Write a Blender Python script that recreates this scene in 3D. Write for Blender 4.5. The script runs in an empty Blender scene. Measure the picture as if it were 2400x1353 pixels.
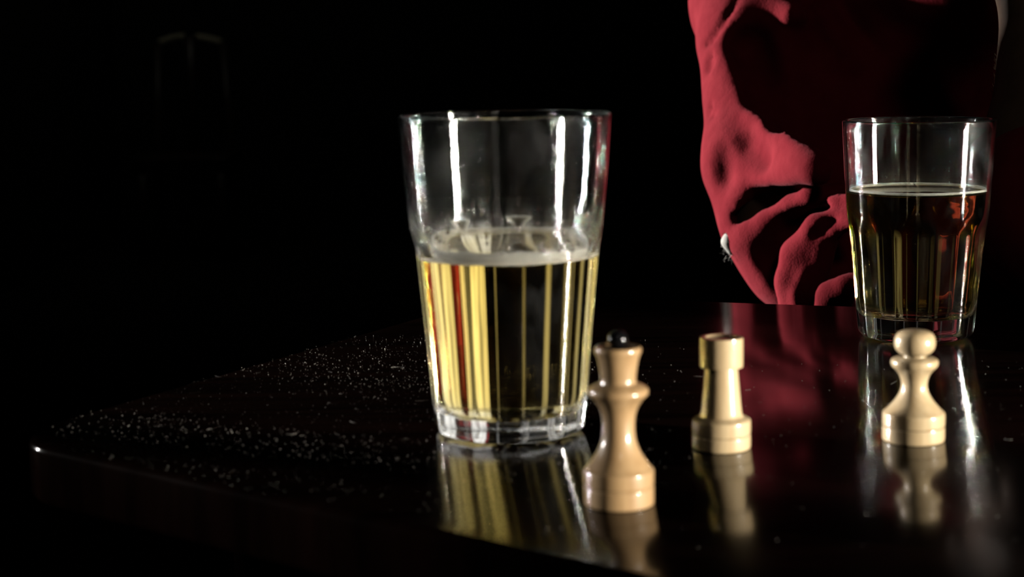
import bpy, bmesh, math, random
import numpy as np
from mathutils import Vector, Matrix, Euler

# ------------------------------------------------------------------ camera, light, exposure
SC = bpy.context.scene
COL = SC.collection
TZ = 0.75                      # height of the table top
CAM_H = 0.181                  # camera above the table top
F_PX = 4100.0
W_PX, H_PX = 2400.0, 1353.0
HORIZON = 105.0
PITCH = math.atan((H_PX / 2 - HORIZON) / F_PX)
ROLL = math.radians(0.9)

cam_d = bpy.data.cameras.new('camera')
cam = bpy.data.objects.new('camera', cam_d)
COL.objects.link(cam)
cam_d.sensor_fit = 'HORIZONTAL'
cam_d.sensor_width = 36.0
cam_d.lens = F_PX / W_PX * 36.0
cam_d.clip_start = 0.02
cam_d.clip_end = 60
CAM_P = Vector((0, 0, TZ + CAM_H))
CAM_R = Euler((math.pi / 2 - PITCH, 0, 0)).to_matrix() @ Euler((0, 0, -ROLL)).to_matrix()
cam.location = CAM_P
cam.rotation_euler = CAM_R.to_euler()
cam_d.dof.use_dof = True
cam_d.dof.focus_distance = 1.13
cam_d.dof.aperture_fstop = 10.5
SC.camera = cam

SC.view_settings.view_transform = 'Standard'
SC.view_settings.look = 'None'
SC.view_settings.gamma = 1.0
SC.view_settings.exposure = 0.0
SC.view_settings.use_curve_mapping = False
SC.cycles.max_bounces = 24
SC.cycles.transmission_bounces = 24
SC.cycles.glossy_bounces = 8
SC.cycles.diffuse_bounces = 0
SC.cycles.sample_clamp_indirect = 0.0
SC.cycles.transparent_max_bounces = 16

world = bpy.data.worlds.new('dim_room')
SC.world = world
world.use_nodes = True
world.node_tree.nodes['Background'].inputs[0].default_value = (0.9, 1.0, 0.9, 1)
world.node_tree.nodes['Background'].inputs[1].default_value = 0.0015

# low sun coming through the window in the right hand wall
A_AZ, A_EL = math.radians(63), math.radians(2.0)
A_DIR = Vector((math.sin(A_AZ) * math.cos(A_EL), -math.cos(A_AZ) * math.cos(A_EL), math.sin(A_EL)))
sun_d = bpy.data.lights.new('low_sun', 'SUN')
sun_d.energy = 6.6
sun_d.angle = math.radians(4.0)
sun_d.color = (1.0, 0.93, 0.80)
sun = bpy.data.objects.new('low_sun', sun_d)
COL.objects.link(sun)
sun.location = A_DIR * 8 + Vector((0, 0.8, TZ))
sun.rotation_euler = A_DIR.to_track_quat('Z', 'Y').to_euler()

# bright daylight outside the window in the left hand wall
B_AZ = math.radians(-115)
B_POS = Vector((0.1 + 14 * math.sin(B_AZ), 1.2 - 14 * math.cos(B_AZ), 2.0))
day_d = bpy.data.lights.new('window_daylight', 'AREA')
day_d.shape = 'RECTANGLE'
day_d.size = 0.30
day_d.size_y = 0.90
day_d.energy = 4000
day_d.color = (1.0, 0.97, 0.93)
day = bpy.data.objects.new('window_daylight', day_d)
COL.objects.link(day)
day.location = B_POS
day.rotation_euler = (B_POS - Vector((0.1, 1.2, 0.85))).to_track_quat('Z', 'Y').to_euler()

# weak fill light added behind the camera to lift the dark parts
fill_d = bpy.data.lights.new('shadow_fill', 'AREA')
fill_d.size = 0.4
fill_d.energy = 2.6
fill_d.color = (1.0, 0.9, 0.8)
fill_light = bpy.data.objects.new('shadow_fill', fill_d)
COL.objects.link(fill_light)
fill_light.location = (0.5, -1.6, 2.6)
fill_light.rotation_euler = (Vector((0.5, -1.6, 2.6)) - Vector((0.3, 1.2, 0.8))).to_track_quat('Z', 'Y').to_euler()

# faint unseen light added to pick out the chair rail
back_d = bpy.data.lights.new('chair_rail_fill', 'AREA')
back_d.size = 0.25
back_d.energy = 0.8
back_d.color = (1.0, 0.98, 0.85)
back = bpy.data.objects.new('chair_rail_fill', back_d)
COL.objects.link(back)
back.location = (-1.45, 7.0, 2.2)
back.rotation_euler = Vector((0, -1.0, 1.05)).to_track_quat('Z', 'Y').to_euler()

# ------------------------------------------------------------------ helpers
def ray(px, py):
    d = Vector(((px - W_PX / 2) / F_PX, -(py - H_PX / 2) / F_PX, -1.0))
    return (CAM_R @ d).normalized()

def on_plane(px, py, z=TZ):
    d = ray(px, py)
    return CAM_P + d * ((z - CAM_P.z) / d.z)

def at(px, py, Y):
    d = ray(px, py)
    return CAM_P + d * (Y / d.y)

def link(name, me, mat=None, parent=None):
    o = bpy.data.objects.new(name, me)
    COL.objects.link(o)
    if mat:
        me.materials.append(mat)
    if parent:
        o.parent = parent
    return o

def tag(o, label=None, cat=None, group=None, kind=None):
    if label: o['label'] = label
    if cat: o['category'] = cat
    if group: o['group'] = group
    if kind: o['kind'] = kind
    return o

def empty(name, loc, rz=0.0):
    o = bpy.data.objects.new(name, None)
    o.empty_display_size = 0.02
    o.location = loc
    o.rotation_euler = (0, 0, rz)
    COL.objects.link(o)
    return o

def smooth(me):
    me.polygons.foreach_set('use_smooth', [True] * len(me.polygons))
    me.update()

def pydata(name, v, f, sm=True):
    me = bpy.data.meshes.new(name)
    me.from_pydata([tuple(p) for p in v], [], [tuple(q) for q in f])
    me.update()
    if sm: smooth(me)
    return me

def box_mesh(name, x0, x1, y0, y1, z0, z1, bev=0.0):
    bm = bmesh.new()
    bmesh.ops.create_cube(bm, size=1)
    bmesh.ops.scale(bm, vec=(x1 - x0, y1 - y0, z1 - z0), verts=bm.verts)
    bmesh.ops.translate(bm, vec=((x0 + x1) / 2, (y0 + y1) / 2, (z0 + z1) / 2), verts=bm.verts)
    if bev > 0:
        bmesh.ops.bevel(bm, geom=bm.edges[:], offset=bev, segments=2, affect='EDGES', profile=0.5)
    me = bpy.data.meshes.new(name)
    bm.to_mesh(me); bm.free()
    return me

def lathe(name, prof, seg=72, angle=35):
    """closed solid of revolution from a (r, z) profile, bottom to top"""
    v, f = [], []
    rows = []
    for r, z in prof:
        if r < 1e-6:
            rows.append([len(v)]); v.append((0, 0, z))
        else:
            rows.append(list(range(len(v), len(v) + seg)))
            for i in range(seg):
                a = 2 * math.pi * i / seg
                v.append((r * math.cos(a), r * math.sin(a), z))
    for a, b in zip(rows, rows[1:]):
        if len(a) == 1 and len(b) == 1: continue
        for i in range(seg):
            j = (i + 1) % seg
            if len(a) == 1: f.append((a[0], b[j], b[i]))
            elif len(b) == 1: f.append((a[i], a[j], b[0]))
            else: f.append((a[i], a[j], b[j], b[i]))
    me = pydata(name, v, f)
    me.set_sharp_from_angle(angle=math.radians(angle))
    return me

def fine(prof, n=5):
    """Catmull-Rom refinement of a profile; points flagged with a third value stay corners"""
    pts = [Vector((p[0], p[1])) for p in prof]
    cor = [len(p) > 2 for p in prof]
    out = []
    for i in range(len(pts) - 1):
        p1, p2 = pts[i], pts[i + 1]
        p0 = pts[i - 1] if i > 0 and not cor[i] else p1 + (p1 - p2)
        p3 = pts[i + 2] if i + 2 < len(pts) and not cor[i + 1] else p2 + (p2 - p1)
        for k in range(n):
            t = k / n
            q = 0.5 * ((2 * p1) + (p2 - p0) * t + (2 * p0 - 5 * p1 + 4 * p2 - p3) * t * t + (3 * p1 - p0 - 3 * p2 + p3) * t ** 3)
            out.append((max(q.x, 0.0), q.y))
    out.append(tuple(pts[-1]))
    return out

def tube_verts(pts, rad, seg, v, f, cap=True):
    """append a tube following pts (Vectors) with radii rad"""
    base = len(v)
    n = len(pts)
    up = Vector((0.13, 0.31, 0.94)).normalized()
    for i, p in enumerate(pts):
        t = (pts[min(i + 1, n - 1)] - pts[max(i - 1, 0)]).normalized()
        s = t.cross(up)
        if s.length < 1e-3: s = t.cross(Vector((1, 0, 0)))
        s.normalize()
        u = s.cross(t)
        r = rad[i] if hasattr(rad, '__len__') else rad
        for k in range(seg):
            a = 2 * math.pi * k / seg
            v.append(p + (s * math.cos(a) + u * math.sin(a)) * r)
    for i in range(n - 1):
        for k in range(seg):
            j = (k + 1) % seg
            f.append((base + i * seg + k, base + i * seg + j, base + (i + 1) * seg + j, base + (i + 1) * seg + k))
    if cap:
        f.append(tuple(base + k for k in reversed(range(seg))))
        f.append(tuple(base + (n - 1) * seg + k for k in range(seg)))

# ------------------------------------------------------------------ materials
def new_mat(name):
    m = bpy.data.materials.new(name)
    m.use_nodes = True
    nt = m.node_tree
    b = nt.nodes['Principled BSDF']
    return m, nt, b

def simple(name, col, rough=0.5, spec=0.5, bump=0.0, bscale=60.0, metal=0.0, vary=0.0, vscale=8.0):
    m, nt, b = new_mat(name)
    b.inputs['Base Color'].default_value = (*col, 1)
    b.inputs['Roughness'].default_value = rough
    b.inputs['Specular IOR Level'].default_value = spec
    b.inputs['Metallic'].default_value = metal
    tc = nt.nodes.new('ShaderNodeTexCoord')
    if vary > 0:
        n = nt.nodes.new('ShaderNodeTexNoise'); n.inputs['Scale'].default_value = vscale
        n.inputs['Detail'].default_value = 5
        nt.links.new(tc.outputs['Object'], n.inputs['Vector'])
        mx = nt.nodes.new('ShaderNodeMix'); mx.data_type = 'RGBA'
        mx.inputs[6].default_value = (*[c * (1 - vary) for c in col], 1)
        mx.inputs[7].default_value = (*[min(1, c * (1 + vary)) for c in col], 1)
        nt.links.new(n.outputs['Fac'], mx.inputs[0])
        nt.links.new(mx.outputs[2], b.inputs['Base Color'])
    if bump > 0:
        n2 = nt.nodes.new('ShaderNodeTexNoise'); n2.inputs['Scale'].default_value = bscale
        n2.inputs['Detail'].default_value = 6
        nt.links.new(tc.outputs['Object'], n2.inputs['Vector'])
        bp = nt.nodes.new('ShaderNodeBump'); bp.inputs['Strength'].default_value = bump
        bp.inputs['Distance'].default_value = 0.002
        nt.links.new(n2.outputs['Fac'], bp.inputs['Height'])
        nt.links.new(bp.outputs['Normal'], b.inputs['Normal'])
    return m

M = {}
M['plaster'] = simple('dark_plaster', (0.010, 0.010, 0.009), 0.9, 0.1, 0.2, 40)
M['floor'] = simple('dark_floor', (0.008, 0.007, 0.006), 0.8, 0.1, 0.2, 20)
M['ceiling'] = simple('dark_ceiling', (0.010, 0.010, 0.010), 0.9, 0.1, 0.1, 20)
M['frame'] = simple('window_frame_paint', (0.05, 0.045, 0.04), 0.5, 0.3, 0.1, 30)
M['dark_wood'] = simple('dark_wood', (0.012, 0.007, 0.004), 0.4, 0.4, 0.2, 60, vary=0.4)
M['rail_wood'] = simple('highlit_rail_wood', (0.30, 0.28, 0.20), 0.6, 0.3, 0.2, 60, vary=0.2)  # faint highlight along the rail put into its pale colour
M['black_paint'] = simple('black_lacquer', (0.006, 0.006, 0.007), 0.12, 0.6, 0.05, 40)
M['foam'] = simple('beer_foam', (0.95, 0.93, 0.89), 1.0, 0.2, 0.3, 900, metal=1.0, vary=0.05, vscale=400)
M['film'] = simple('fan_fill_tan', (0.42, 0.34, 0.20), 0.6, 0.3, 0.4, 700)  # tan inside the added refraction fans
M['dust'] = simple('pale_dust', (0.42, 0.40, 0.37), 0.9, 0.1, 0.1, 500)
M['lint'] = simple('white_lint', (0.80, 0.77, 0.70), 0.9, 0.1, 0.2, 500)
M['denim'] = simple('dark_denim', (0.02, 0.022, 0.03), 0.9, 0.1, 0.3, 300)
M['leather'] = simple('black_leather', (0.015, 0.013, 0.012), 0.5, 0.4, 0.2, 150)
M['hair'] = simple('dark_hair', (0.02, 0.013, 0.008), 0.6, 0.3, 0.6, 250)
M['arm_hair'] = simple('fair_arm_hair', (0.36, 0.24, 0.13), 0.5, 0.3, 0.1, 250)
M['eye'] = simple('eye_white', (0.7, 0.68, 0.64), 0.15, 0.5, 0.02, 50)

def wood_light(name, c0, c1, rough):
    m, nt, b = new_mat(name)
    tc = nt.nodes.new('ShaderNodeTexCoord')
    mp = nt.nodes.new('ShaderNodeMapping'); mp.inputs['Scale'].default_value = (260, 260, 22)
    n = nt.nodes.new('ShaderNodeTexNoise'); n.inputs['Scale'].default_value = 1.0; n.inputs['Detail'].default_value = 6
    nt.links.new(tc.outputs['Object'], mp.inputs['Vector']); nt.links.new(mp.outputs[0], n.inputs['Vector'])
    cr = nt.nodes.new('ShaderNodeValToRGB')
    cr.color_ramp.elements[0].position = 0.3; cr.color_ramp.elements[0].color = (*c0, 1)
    cr.color_ramp.elements[1].position = 0.65; cr.color_ramp.elements[1].color = (*c1, 1)
    nt.links.new(n.outputs['Fac'], cr.inputs[0]); nt.links.new(cr.outputs[0], b.inputs['Base Color'])
    n2 = nt.nodes.new('ShaderNodeTexNoise'); n2.inputs['Scale'].default_value = 320; n2.inputs['Detail'].default_value = 4
    nt.links.new(tc.outputs['Object'], n2.inputs['Vector'])
    bp = nt.nodes.new('ShaderNodeBump'); bp.inputs['Strength'].default_value = 0.12; bp.inputs['Distance'].default_value = 0.0006
    nt.links.new(n2.outputs['Fac'], bp.inputs['Height']); nt.links.new(bp.outputs[0], b.inputs['Normal'])
    b.inputs['Roughness'].default_value = rough
    b.inputs['Coat Weight'].default_value = 1.0
    b.inputs['Coat Roughness'].default_value = 0.14
    return m
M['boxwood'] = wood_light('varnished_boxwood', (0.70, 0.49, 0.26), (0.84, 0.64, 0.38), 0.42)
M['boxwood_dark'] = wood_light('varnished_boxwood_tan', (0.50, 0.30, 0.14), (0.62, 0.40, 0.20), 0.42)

def table_mat():
    m, nt, b = new_mat('dark_lacquered_wood')
    tc = nt.nodes.new('ShaderNodeTexCoord')
    mp = nt.nodes.new('ShaderNodeMapping'); mp.inputs['Scale'].default_value = (4, 60, 4)
    n = nt.nodes.new('ShaderNodeTexNoise'); n.inputs['Scale'].default_value = 1.5; n.inputs['Detail'].default_value = 8
    nt.links.new(tc.outputs['Object'], mp.inputs['Vector']); nt.links.new(mp.outputs[0], n.inputs['Vector'])
    cr = nt.nodes.new('ShaderNodeValToRGB')
    cr.color_ramp.elements[0].position = 0.35; cr.color_ramp.elements[0].color = (0.0035, 0.0015, 0.001, 1)
    cr.color_ramp.elements[1].position = 0.7; cr.color_ramp.elements[1].color = (0.012, 0.0045, 0.003, 1)
    nt.links.new(n.outputs['Fac'], cr.inputs[0]); nt.links.new(cr.outputs[0], b.inputs['Base Color'])
    n2 = nt.nodes.new('ShaderNodeTexNoise'); n2.inputs['Scale'].default_value = 14; n2.inputs['Detail'].default_value = 5
    nt.links.new(tc.outputs['Object'], n2.inputs['Vector'])
    mr = nt.nodes.new('ShaderNodeMapRange'); mr.inputs[1].default_value = 0.35; mr.inputs[2].default_value = 0.75
    mr.inputs[3].default_value = 0.10; mr.inputs[4].default_value = 0.15
    nt.links.new(n2.outputs['Fac'], mr.inputs[0]); nt.links.new(mr.outputs[0], b.inputs['Roughness'])
    b.inputs['IOR'].default_value = 1.33
    n3 = nt.nodes.new('ShaderNodeTexNoise'); n3.inputs['Scale'].default_value = 30; n3.inputs['Detail'].default_value = 3
    nt.links.new(tc.outputs['Object'], n3.inputs['Vector'])
    bp = nt.nodes.new('ShaderNodeBump'); bp.inputs['Strength'].default_value = 0.03; bp.inputs['Distance'].default_value = 0.0008
    nt.links.new(n3.outputs['Fac'], bp.inputs['Height']); nt.links.new(bp.outputs[0], b.inputs['Normal'])
    return m
M['table'] = table_mat()

def fabric_mat():
    m, nt, b = new_mat('red_sweatshirt_fleece')
    tc = nt.nodes.new('ShaderNodeTexCoord')
    n = nt.nodes.new('ShaderNodeTexNoise'); n.inputs['Scale'].default_value = 45; n.inputs['Detail'].default_value = 7
    nt.links.new(tc.outputs['Object'], n.inputs['Vector'])
    cr = nt.nodes.new('ShaderNodeValToRGB')
    cr.color_ramp.elements[0].position = 0.3; cr.color_ramp.elements[0].color = (0.25, 0.014, 0.024, 1)
    cr.color_ramp.elements[1].position = 0.7; cr.color_ramp.elements[1].color = (0.34, 0.028, 0.040, 1)
    nt.links.new(n.outputs['Fac'], cr.inputs[0]); nt.links.new(cr.outputs[0], b.inputs['Base Color'])
    b.inputs['Roughness'].default_value = 0.95
    b.inputs['Specular IOR Level'].default_value = 0.1
    b.inputs['Sheen Weight'].default_value = 0.12
    b.inputs['Sheen Roughness'].default_value = 0.5
    b.inputs['Sheen Tint'].default_value = (1.0, 0.35, 0.40, 1)
    n2 = nt.nodes.new('ShaderNodeTexNoise'); n2.inputs['Scale'].default_value = 700; n2.inputs['Detail'].default_value = 3
    nt.links.new(tc.outputs['Object'], n2.inputs['Vector'])
    n3 = nt.nodes.new('ShaderNodeTexNoise'); n3.inputs['Scale'].default_value = 38; n3.inputs['Detail'].default_value = 5
    nt.links.new(tc.outputs['Object'], n3.inputs['Vector'])
    b1 = nt.nodes.new('ShaderNodeBump'); b1.inputs['Strength'].default_value = 0.35; b1.inputs['Distance'].default_value = 0.0012
    nt.links.new(n2.outputs['Fac'], b1.inputs['Height'])
    b2 = nt.nodes.new('ShaderNodeBump'); b2.inputs['Strength'].default_value = 0.35; b2.inputs['Distance'].default_value = 0.006
    nt.links.new(n3.outputs['Fac'], b2.inputs['Height'])
    nt.links.new(b1.outputs[0], b2.inputs['Normal'])
    nt.links.new(b2.outputs[0], b.inputs['Normal'])
    return m
M['fabric'] = fabric_mat()

def skin_mat():
    m, nt, b = new_mat('skin')
    tc = nt.nodes.new('ShaderNodeTexCoord')
    n = nt.nodes.new('ShaderNodeTexNoise'); n.inputs['Scale'].default_value = 60; n.inputs['Detail'].default_value = 5
    nt.links.new(tc.outputs['Object'], n.inputs['Vector'])
    cr = nt.nodes.new('ShaderNodeValToRGB')
    cr.color_ramp.elements[0].position = 0.3; cr.color_ramp.elements[0].color = (0.17, 0.10, 0.065, 1)
    cr.color_ramp.elements[1].position = 0.7; cr.color_ramp.elements[1].color = (0.25, 0.155, 0.105, 1)
    nt.links.new(n.outputs['Fac'], cr.inputs[0]); nt.links.new(cr.outputs[0], b.inputs['Base Color'])
    b.inputs['Roughness'].default_value = 0.55
    b.inputs['Subsurface Weight'].default_value = 0.1
    b.inputs['Subsurface Scale'].default_value = 0.004
    n2 = nt.nodes.new('ShaderNodeTexNoise'); n2.inputs['Scale'].default_value = 350; n2.inputs['Detail'].default_value = 4
    nt.links.new(tc.outputs['Object'], n2.inputs['Vector'])
    bp = nt.nodes.new('ShaderNodeBump'); bp.inputs['Strength'].default_value = 0.2; bp.inputs['Distance'].default_value = 0.001
    nt.links.new(n2.outputs['Fac'], bp.inputs['Height']); nt.links.new(bp.outputs[0], b.inputs['Normal'])
    return m
M['skin'] = skin_mat()

def streak_normal(nt, bsdf, amp):
    # drawn glass: very fine horizontal ripples that stretch every light into an upright streak
    geo = nt.nodes.new('ShaderNodeNewGeometry')
    sx = nt.nodes.new('ShaderNodeSeparateXYZ'); nt.links.new(geo.outputs['Position'], sx.inputs[0])
    sc = nt.nodes.new('ShaderNodeMath'); sc.operation = 'MULTIPLY'; sc.inputs[1].default_value = 9000.0
    nt.links.new(sx.outputs['Z'], sc.inputs[0])
    n = nt.nodes.new('ShaderNodeTexNoise'); n.noise_dimensions = '1D'; n.inputs['Scale'].default_value = 1.0
    n.inputs['Detail'].default_value = 1.0
    nt.links.new(sc.outputs[0], n.inputs['W'])
    su = nt.nodes.new('ShaderNodeMath'); su.operation = 'SUBTRACT'; su.inputs[1].default_value = 0.5
    nt.links.new(n.outputs['Fac'], su.inputs[0])
    mu = nt.nodes.new('ShaderNodeMath'); mu.operation = 'MULTIPLY'; mu.inputs[1].default_value = amp
    nt.links.new(su.outputs[0], mu.inputs[0])
    cb = nt.nodes.new('ShaderNodeCombineXYZ'); nt.links.new(mu.outputs[0], cb.inputs['Z'])
    ad = nt.nodes.new('ShaderNodeVectorMath'); ad.operation = 'ADD'
    nt.links.new(geo.outputs['Normal'], ad.inputs[0]); nt.links.new(cb.outputs[0], ad.inputs[1])
    nm = nt.nodes.new('ShaderNodeVectorMath'); nm.operation = 'NORMALIZE'
    nt.links.new(ad.outputs[0], nm.inputs[0])
    nt.links.new(nm.outputs[0], bsdf.inputs['Normal'])

def glass_mat(name, haze, seed, hz, amp, film, lit_streaks, bands):
    """clear glass carrying finger marks, dried film and painted light streaks"""
    m = bpy.data.materials.new(name); m.use_nodes = True
    nt = m.node_tree; nt.nodes.clear()
    out = nt.nodes.new('ShaderNodeOutputMaterial')
    def glass():
        g = nt.nodes.new('ShaderNodeBsdfGlass'); g.inputs['IOR'].default_value = 1.5; g.inputs['Roughness'].default_value = 0.0
        g.inputs['Color'].default_value = (0.98, 0.99, 0.985, 1)
        return g
    ga, gb = glass(), glass()
    gs = nt.nodes.new('ShaderNodeBsdfGlossy'); gs.inputs['Roughness'].default_value = 0.04
    streak_normal(nt, gb, amp)
    streak_normal(nt, gs, amp * 1.2)
    m1 = nt.nodes.new('ShaderNodeMixShader'); m1.inputs[0].default_value = film[0]
    nt.links.new(ga.outputs[0], m1.inputs[1]); nt.links.new(gb.outputs[0], m1.inputs[2])
    g = nt.nodes.new('ShaderNodeMixShader'); g.inputs[0].default_value = film[1]
    nt.links.new(m1.outputs[0], g.inputs[1]); nt.links.new(gs.outputs[0], g.inputs[2])
    gl = nt.nodes.new('ShaderNodeBsdfGlossy'); gl.inputs['Roughness'].default_value = 0.32
    df = nt.nodes.new('ShaderNodeBsdfDiffuse'); df.inputs['Color'].default_value = (0.75, 0.78, 0.78, 1)
    mix0 = nt.nodes.new('ShaderNodeMixShader'); mix0.inputs[0].default_value = 0.25
    nt.links.new(gl.outputs[0], mix0.inputs[1]); nt.links.new(df.outputs[0], mix0.inputs[2])
    tc = nt.nodes.new('ShaderNodeTexCoord')
    mp = nt.nodes.new('ShaderNodeMapping'); mp.inputs['Location'].default_value = (seed, seed * 0.7, seed * 1.3)
    mp.inputs['Scale'].default_value = (1, 1, 0.7)
    nt.links.new(tc.outputs['Object'], mp.inputs['Vector'])
    n = nt.nodes.new('ShaderNodeTexNoise'); n.inputs['Scale'].default_value = 38; n.inputs['Detail'].default_value = 7
    n.inputs['Distortion'].default_value = 0.6
    nt.links.new(mp.outputs[0], n.inputs['Vector'])
    mr = nt.nodes.new('ShaderNodeMapRange'); mr.inputs[1].default_value = 0.50; mr.inputs[2].default_value = 0.80
    mr.inputs[3].default_value = haze * 0.03; mr.inputs[4].default_value = haze
    nt.links.new(n.outputs['Fac'], mr.inputs[0])
    # the film sits on the outer wall above the foot
    sx = nt.nodes.new('ShaderNodeSeparateXYZ'); nt.links.new(tc.outputs['Object'], sx.inputs[0])
    zr = nt.nodes.new('ShaderNodeMapRange'); zr.inputs[1].default_value = hz[0]; zr.inputs[2].default_value = hz[1]
    zr.inputs[3].default_value = hz[2]; zr.inputs[4].default_value = 1.0
    nt.links.new(sx.outputs['Z'], zr.inputs[0])
    mu = nt.nodes.new('ShaderNodeMath'); mu.operation = 'MULTIPLY'
    nt.links.new(mr.outputs[0], mu.inputs[0]); nt.links.new(zr.outputs[0], mu.inputs[1])
    mix = nt.nodes.new('ShaderNodeMixShader')
    nt.links.new(mu.outputs[0], mix.inputs[0]); nt.links.new(g.outputs[0], mix.inputs[1]); nt.links.new(mix0.outputs[0], mix.inputs[2])
    # golden light streaks put into the wall: thin upright translucent bands
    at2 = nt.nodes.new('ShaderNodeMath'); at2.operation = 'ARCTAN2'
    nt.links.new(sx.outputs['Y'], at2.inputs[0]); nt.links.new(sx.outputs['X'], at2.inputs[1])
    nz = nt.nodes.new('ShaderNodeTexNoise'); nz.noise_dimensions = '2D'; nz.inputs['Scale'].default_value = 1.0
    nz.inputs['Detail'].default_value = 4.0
    am = nt.nodes.new('ShaderNodeMath'); am.operation = 'MULTIPLY'; am.inputs[1].default_value = lit_streaks[1]
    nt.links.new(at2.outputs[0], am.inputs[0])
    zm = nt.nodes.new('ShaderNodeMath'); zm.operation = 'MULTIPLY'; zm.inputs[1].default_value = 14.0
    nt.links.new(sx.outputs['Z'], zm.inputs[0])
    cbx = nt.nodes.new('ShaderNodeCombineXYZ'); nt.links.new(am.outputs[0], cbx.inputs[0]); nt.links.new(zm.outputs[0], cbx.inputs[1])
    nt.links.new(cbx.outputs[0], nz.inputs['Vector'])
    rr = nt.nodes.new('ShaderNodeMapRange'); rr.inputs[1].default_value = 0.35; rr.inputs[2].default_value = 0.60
    rr.inputs[3].default_value = lit_streaks[0] * 0.35; rr.inputs[4].default_value = lit_streaks[0]
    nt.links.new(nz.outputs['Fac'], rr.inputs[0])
    zr2 = nt.nodes.new('ShaderNodeMapRange'); zr2.inputs[1].default_value = lit_streaks[2]; zr2.inputs[2].default_value = lit_streaks[2] + 0.012
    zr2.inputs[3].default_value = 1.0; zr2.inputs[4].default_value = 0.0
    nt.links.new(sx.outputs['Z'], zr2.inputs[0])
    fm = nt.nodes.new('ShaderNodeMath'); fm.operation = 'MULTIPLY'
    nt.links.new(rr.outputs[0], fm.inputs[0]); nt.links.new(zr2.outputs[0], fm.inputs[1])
    # each painted streak is a band given as (degrees round the glass, weight)
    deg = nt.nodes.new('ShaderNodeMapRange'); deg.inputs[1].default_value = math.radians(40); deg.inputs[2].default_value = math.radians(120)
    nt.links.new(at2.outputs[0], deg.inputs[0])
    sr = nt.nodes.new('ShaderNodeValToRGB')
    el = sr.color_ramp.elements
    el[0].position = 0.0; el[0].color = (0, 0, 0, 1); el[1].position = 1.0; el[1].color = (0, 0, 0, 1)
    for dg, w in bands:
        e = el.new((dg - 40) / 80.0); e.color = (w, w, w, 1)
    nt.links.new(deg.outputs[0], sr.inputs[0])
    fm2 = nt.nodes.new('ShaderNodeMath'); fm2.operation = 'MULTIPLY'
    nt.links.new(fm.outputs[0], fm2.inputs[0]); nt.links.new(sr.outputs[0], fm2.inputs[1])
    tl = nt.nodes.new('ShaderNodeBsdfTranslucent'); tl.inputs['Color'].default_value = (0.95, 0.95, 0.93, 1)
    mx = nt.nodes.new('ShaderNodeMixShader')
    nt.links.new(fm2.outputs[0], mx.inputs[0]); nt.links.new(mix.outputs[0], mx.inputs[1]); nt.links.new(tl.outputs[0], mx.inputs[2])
    nt.links.new(mx.outputs[0], out.inputs['Surface'])
    return m

def beer_mat():
    m = bpy.data.materials.new('lager_beer'); m.use_nodes = True
    nt = m.node_tree; nt.nodes.clear()
    out = nt.nodes.new('ShaderNodeOutputMaterial')
    g = nt.nodes.new('ShaderNodeBsdfGlass'); g.inputs['Roughness'].default_value = 0.0
    at_ = nt.nodes.new('ShaderNodeAttribute'); at_.attribute_name = 'free_surface'
    mr = nt.nodes.new('ShaderNodeMapRange')
    mr.inputs[3].default_value = 1.34 / 1.5     # beer against the glass wall
    mr.inputs[4].default_value = 1.34           # beer against the air
    nt.links.new(at_.outputs['Fac'], mr.inputs[0]); nt.links.new(mr.outputs[0], g.inputs['IOR'])
    va = nt.nodes.new('ShaderNodeVolumeAbsorption')
    va.inputs['Color'].default_value = (0.985, 0.81, 0.05, 1)
    va.inputs['Density'].default_value = 26
    nt.links.new(g.outputs[0], out.inputs['Surface']); nt.links.new(va.outputs[0], out.inputs['Volume'])
    return m
M['beer'] = beer_mat()

def water_mat():
    m = bpy.data.materials.new('water_drop'); m.use_nodes = True
    nt = m.node_tree; nt.nodes.clear()
    out = nt.nodes.new('ShaderNodeOutputMaterial')
    g = nt.nodes.new('ShaderNodeBsdfGlass'); g.inputs['IOR'].default_value = 1.33
    nt.links.new(g.outputs[0], out.inputs['Surface'])
    return m
M['water'] = water_mat()

# ------------------------------------------------------------------ the room
RX, LX, BY, FY, CZ = 1.8, -2.0, 9.0, -3.0, 2.7

def struct(name, me, mat):
    return tag(link(name, me, mat), kind='structure')

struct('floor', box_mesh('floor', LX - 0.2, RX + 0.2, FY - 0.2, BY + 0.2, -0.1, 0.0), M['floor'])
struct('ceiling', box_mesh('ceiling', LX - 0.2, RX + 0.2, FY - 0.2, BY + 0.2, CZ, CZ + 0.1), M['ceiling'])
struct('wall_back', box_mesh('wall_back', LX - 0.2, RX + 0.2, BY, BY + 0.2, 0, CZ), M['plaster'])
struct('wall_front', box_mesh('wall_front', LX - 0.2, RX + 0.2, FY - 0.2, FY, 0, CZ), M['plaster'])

def wall_with_opening(name, x0, x1, y0, y1, z0, z1):
    v, f = [], []
    def bx(a0, a1, b0, b1, c0, c1):
        k = len(v)
        for x in (a0, a1):
            for y in (b0, b1):
                for z in (c0, c1):
                    v.append((x, y, z))
        for q in ((0, 1, 3, 2), (4, 6, 7, 5), (0, 4, 5, 1), (2, 3, 7, 6), (0, 2, 6, 4), (1, 5, 7, 3)):
            f.append(tuple(k + i for i in q))
    bx(x0, x1, FY, y0, 0, CZ); bx(x0, x1, y1, BY, 0, CZ)
    bx(x0, x1, y0, y1, 0, z0); bx(x0, x1, y0, y1, z1, CZ)
    return struct(name, pydata(name, v, f, False), M['plaster'])

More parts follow.
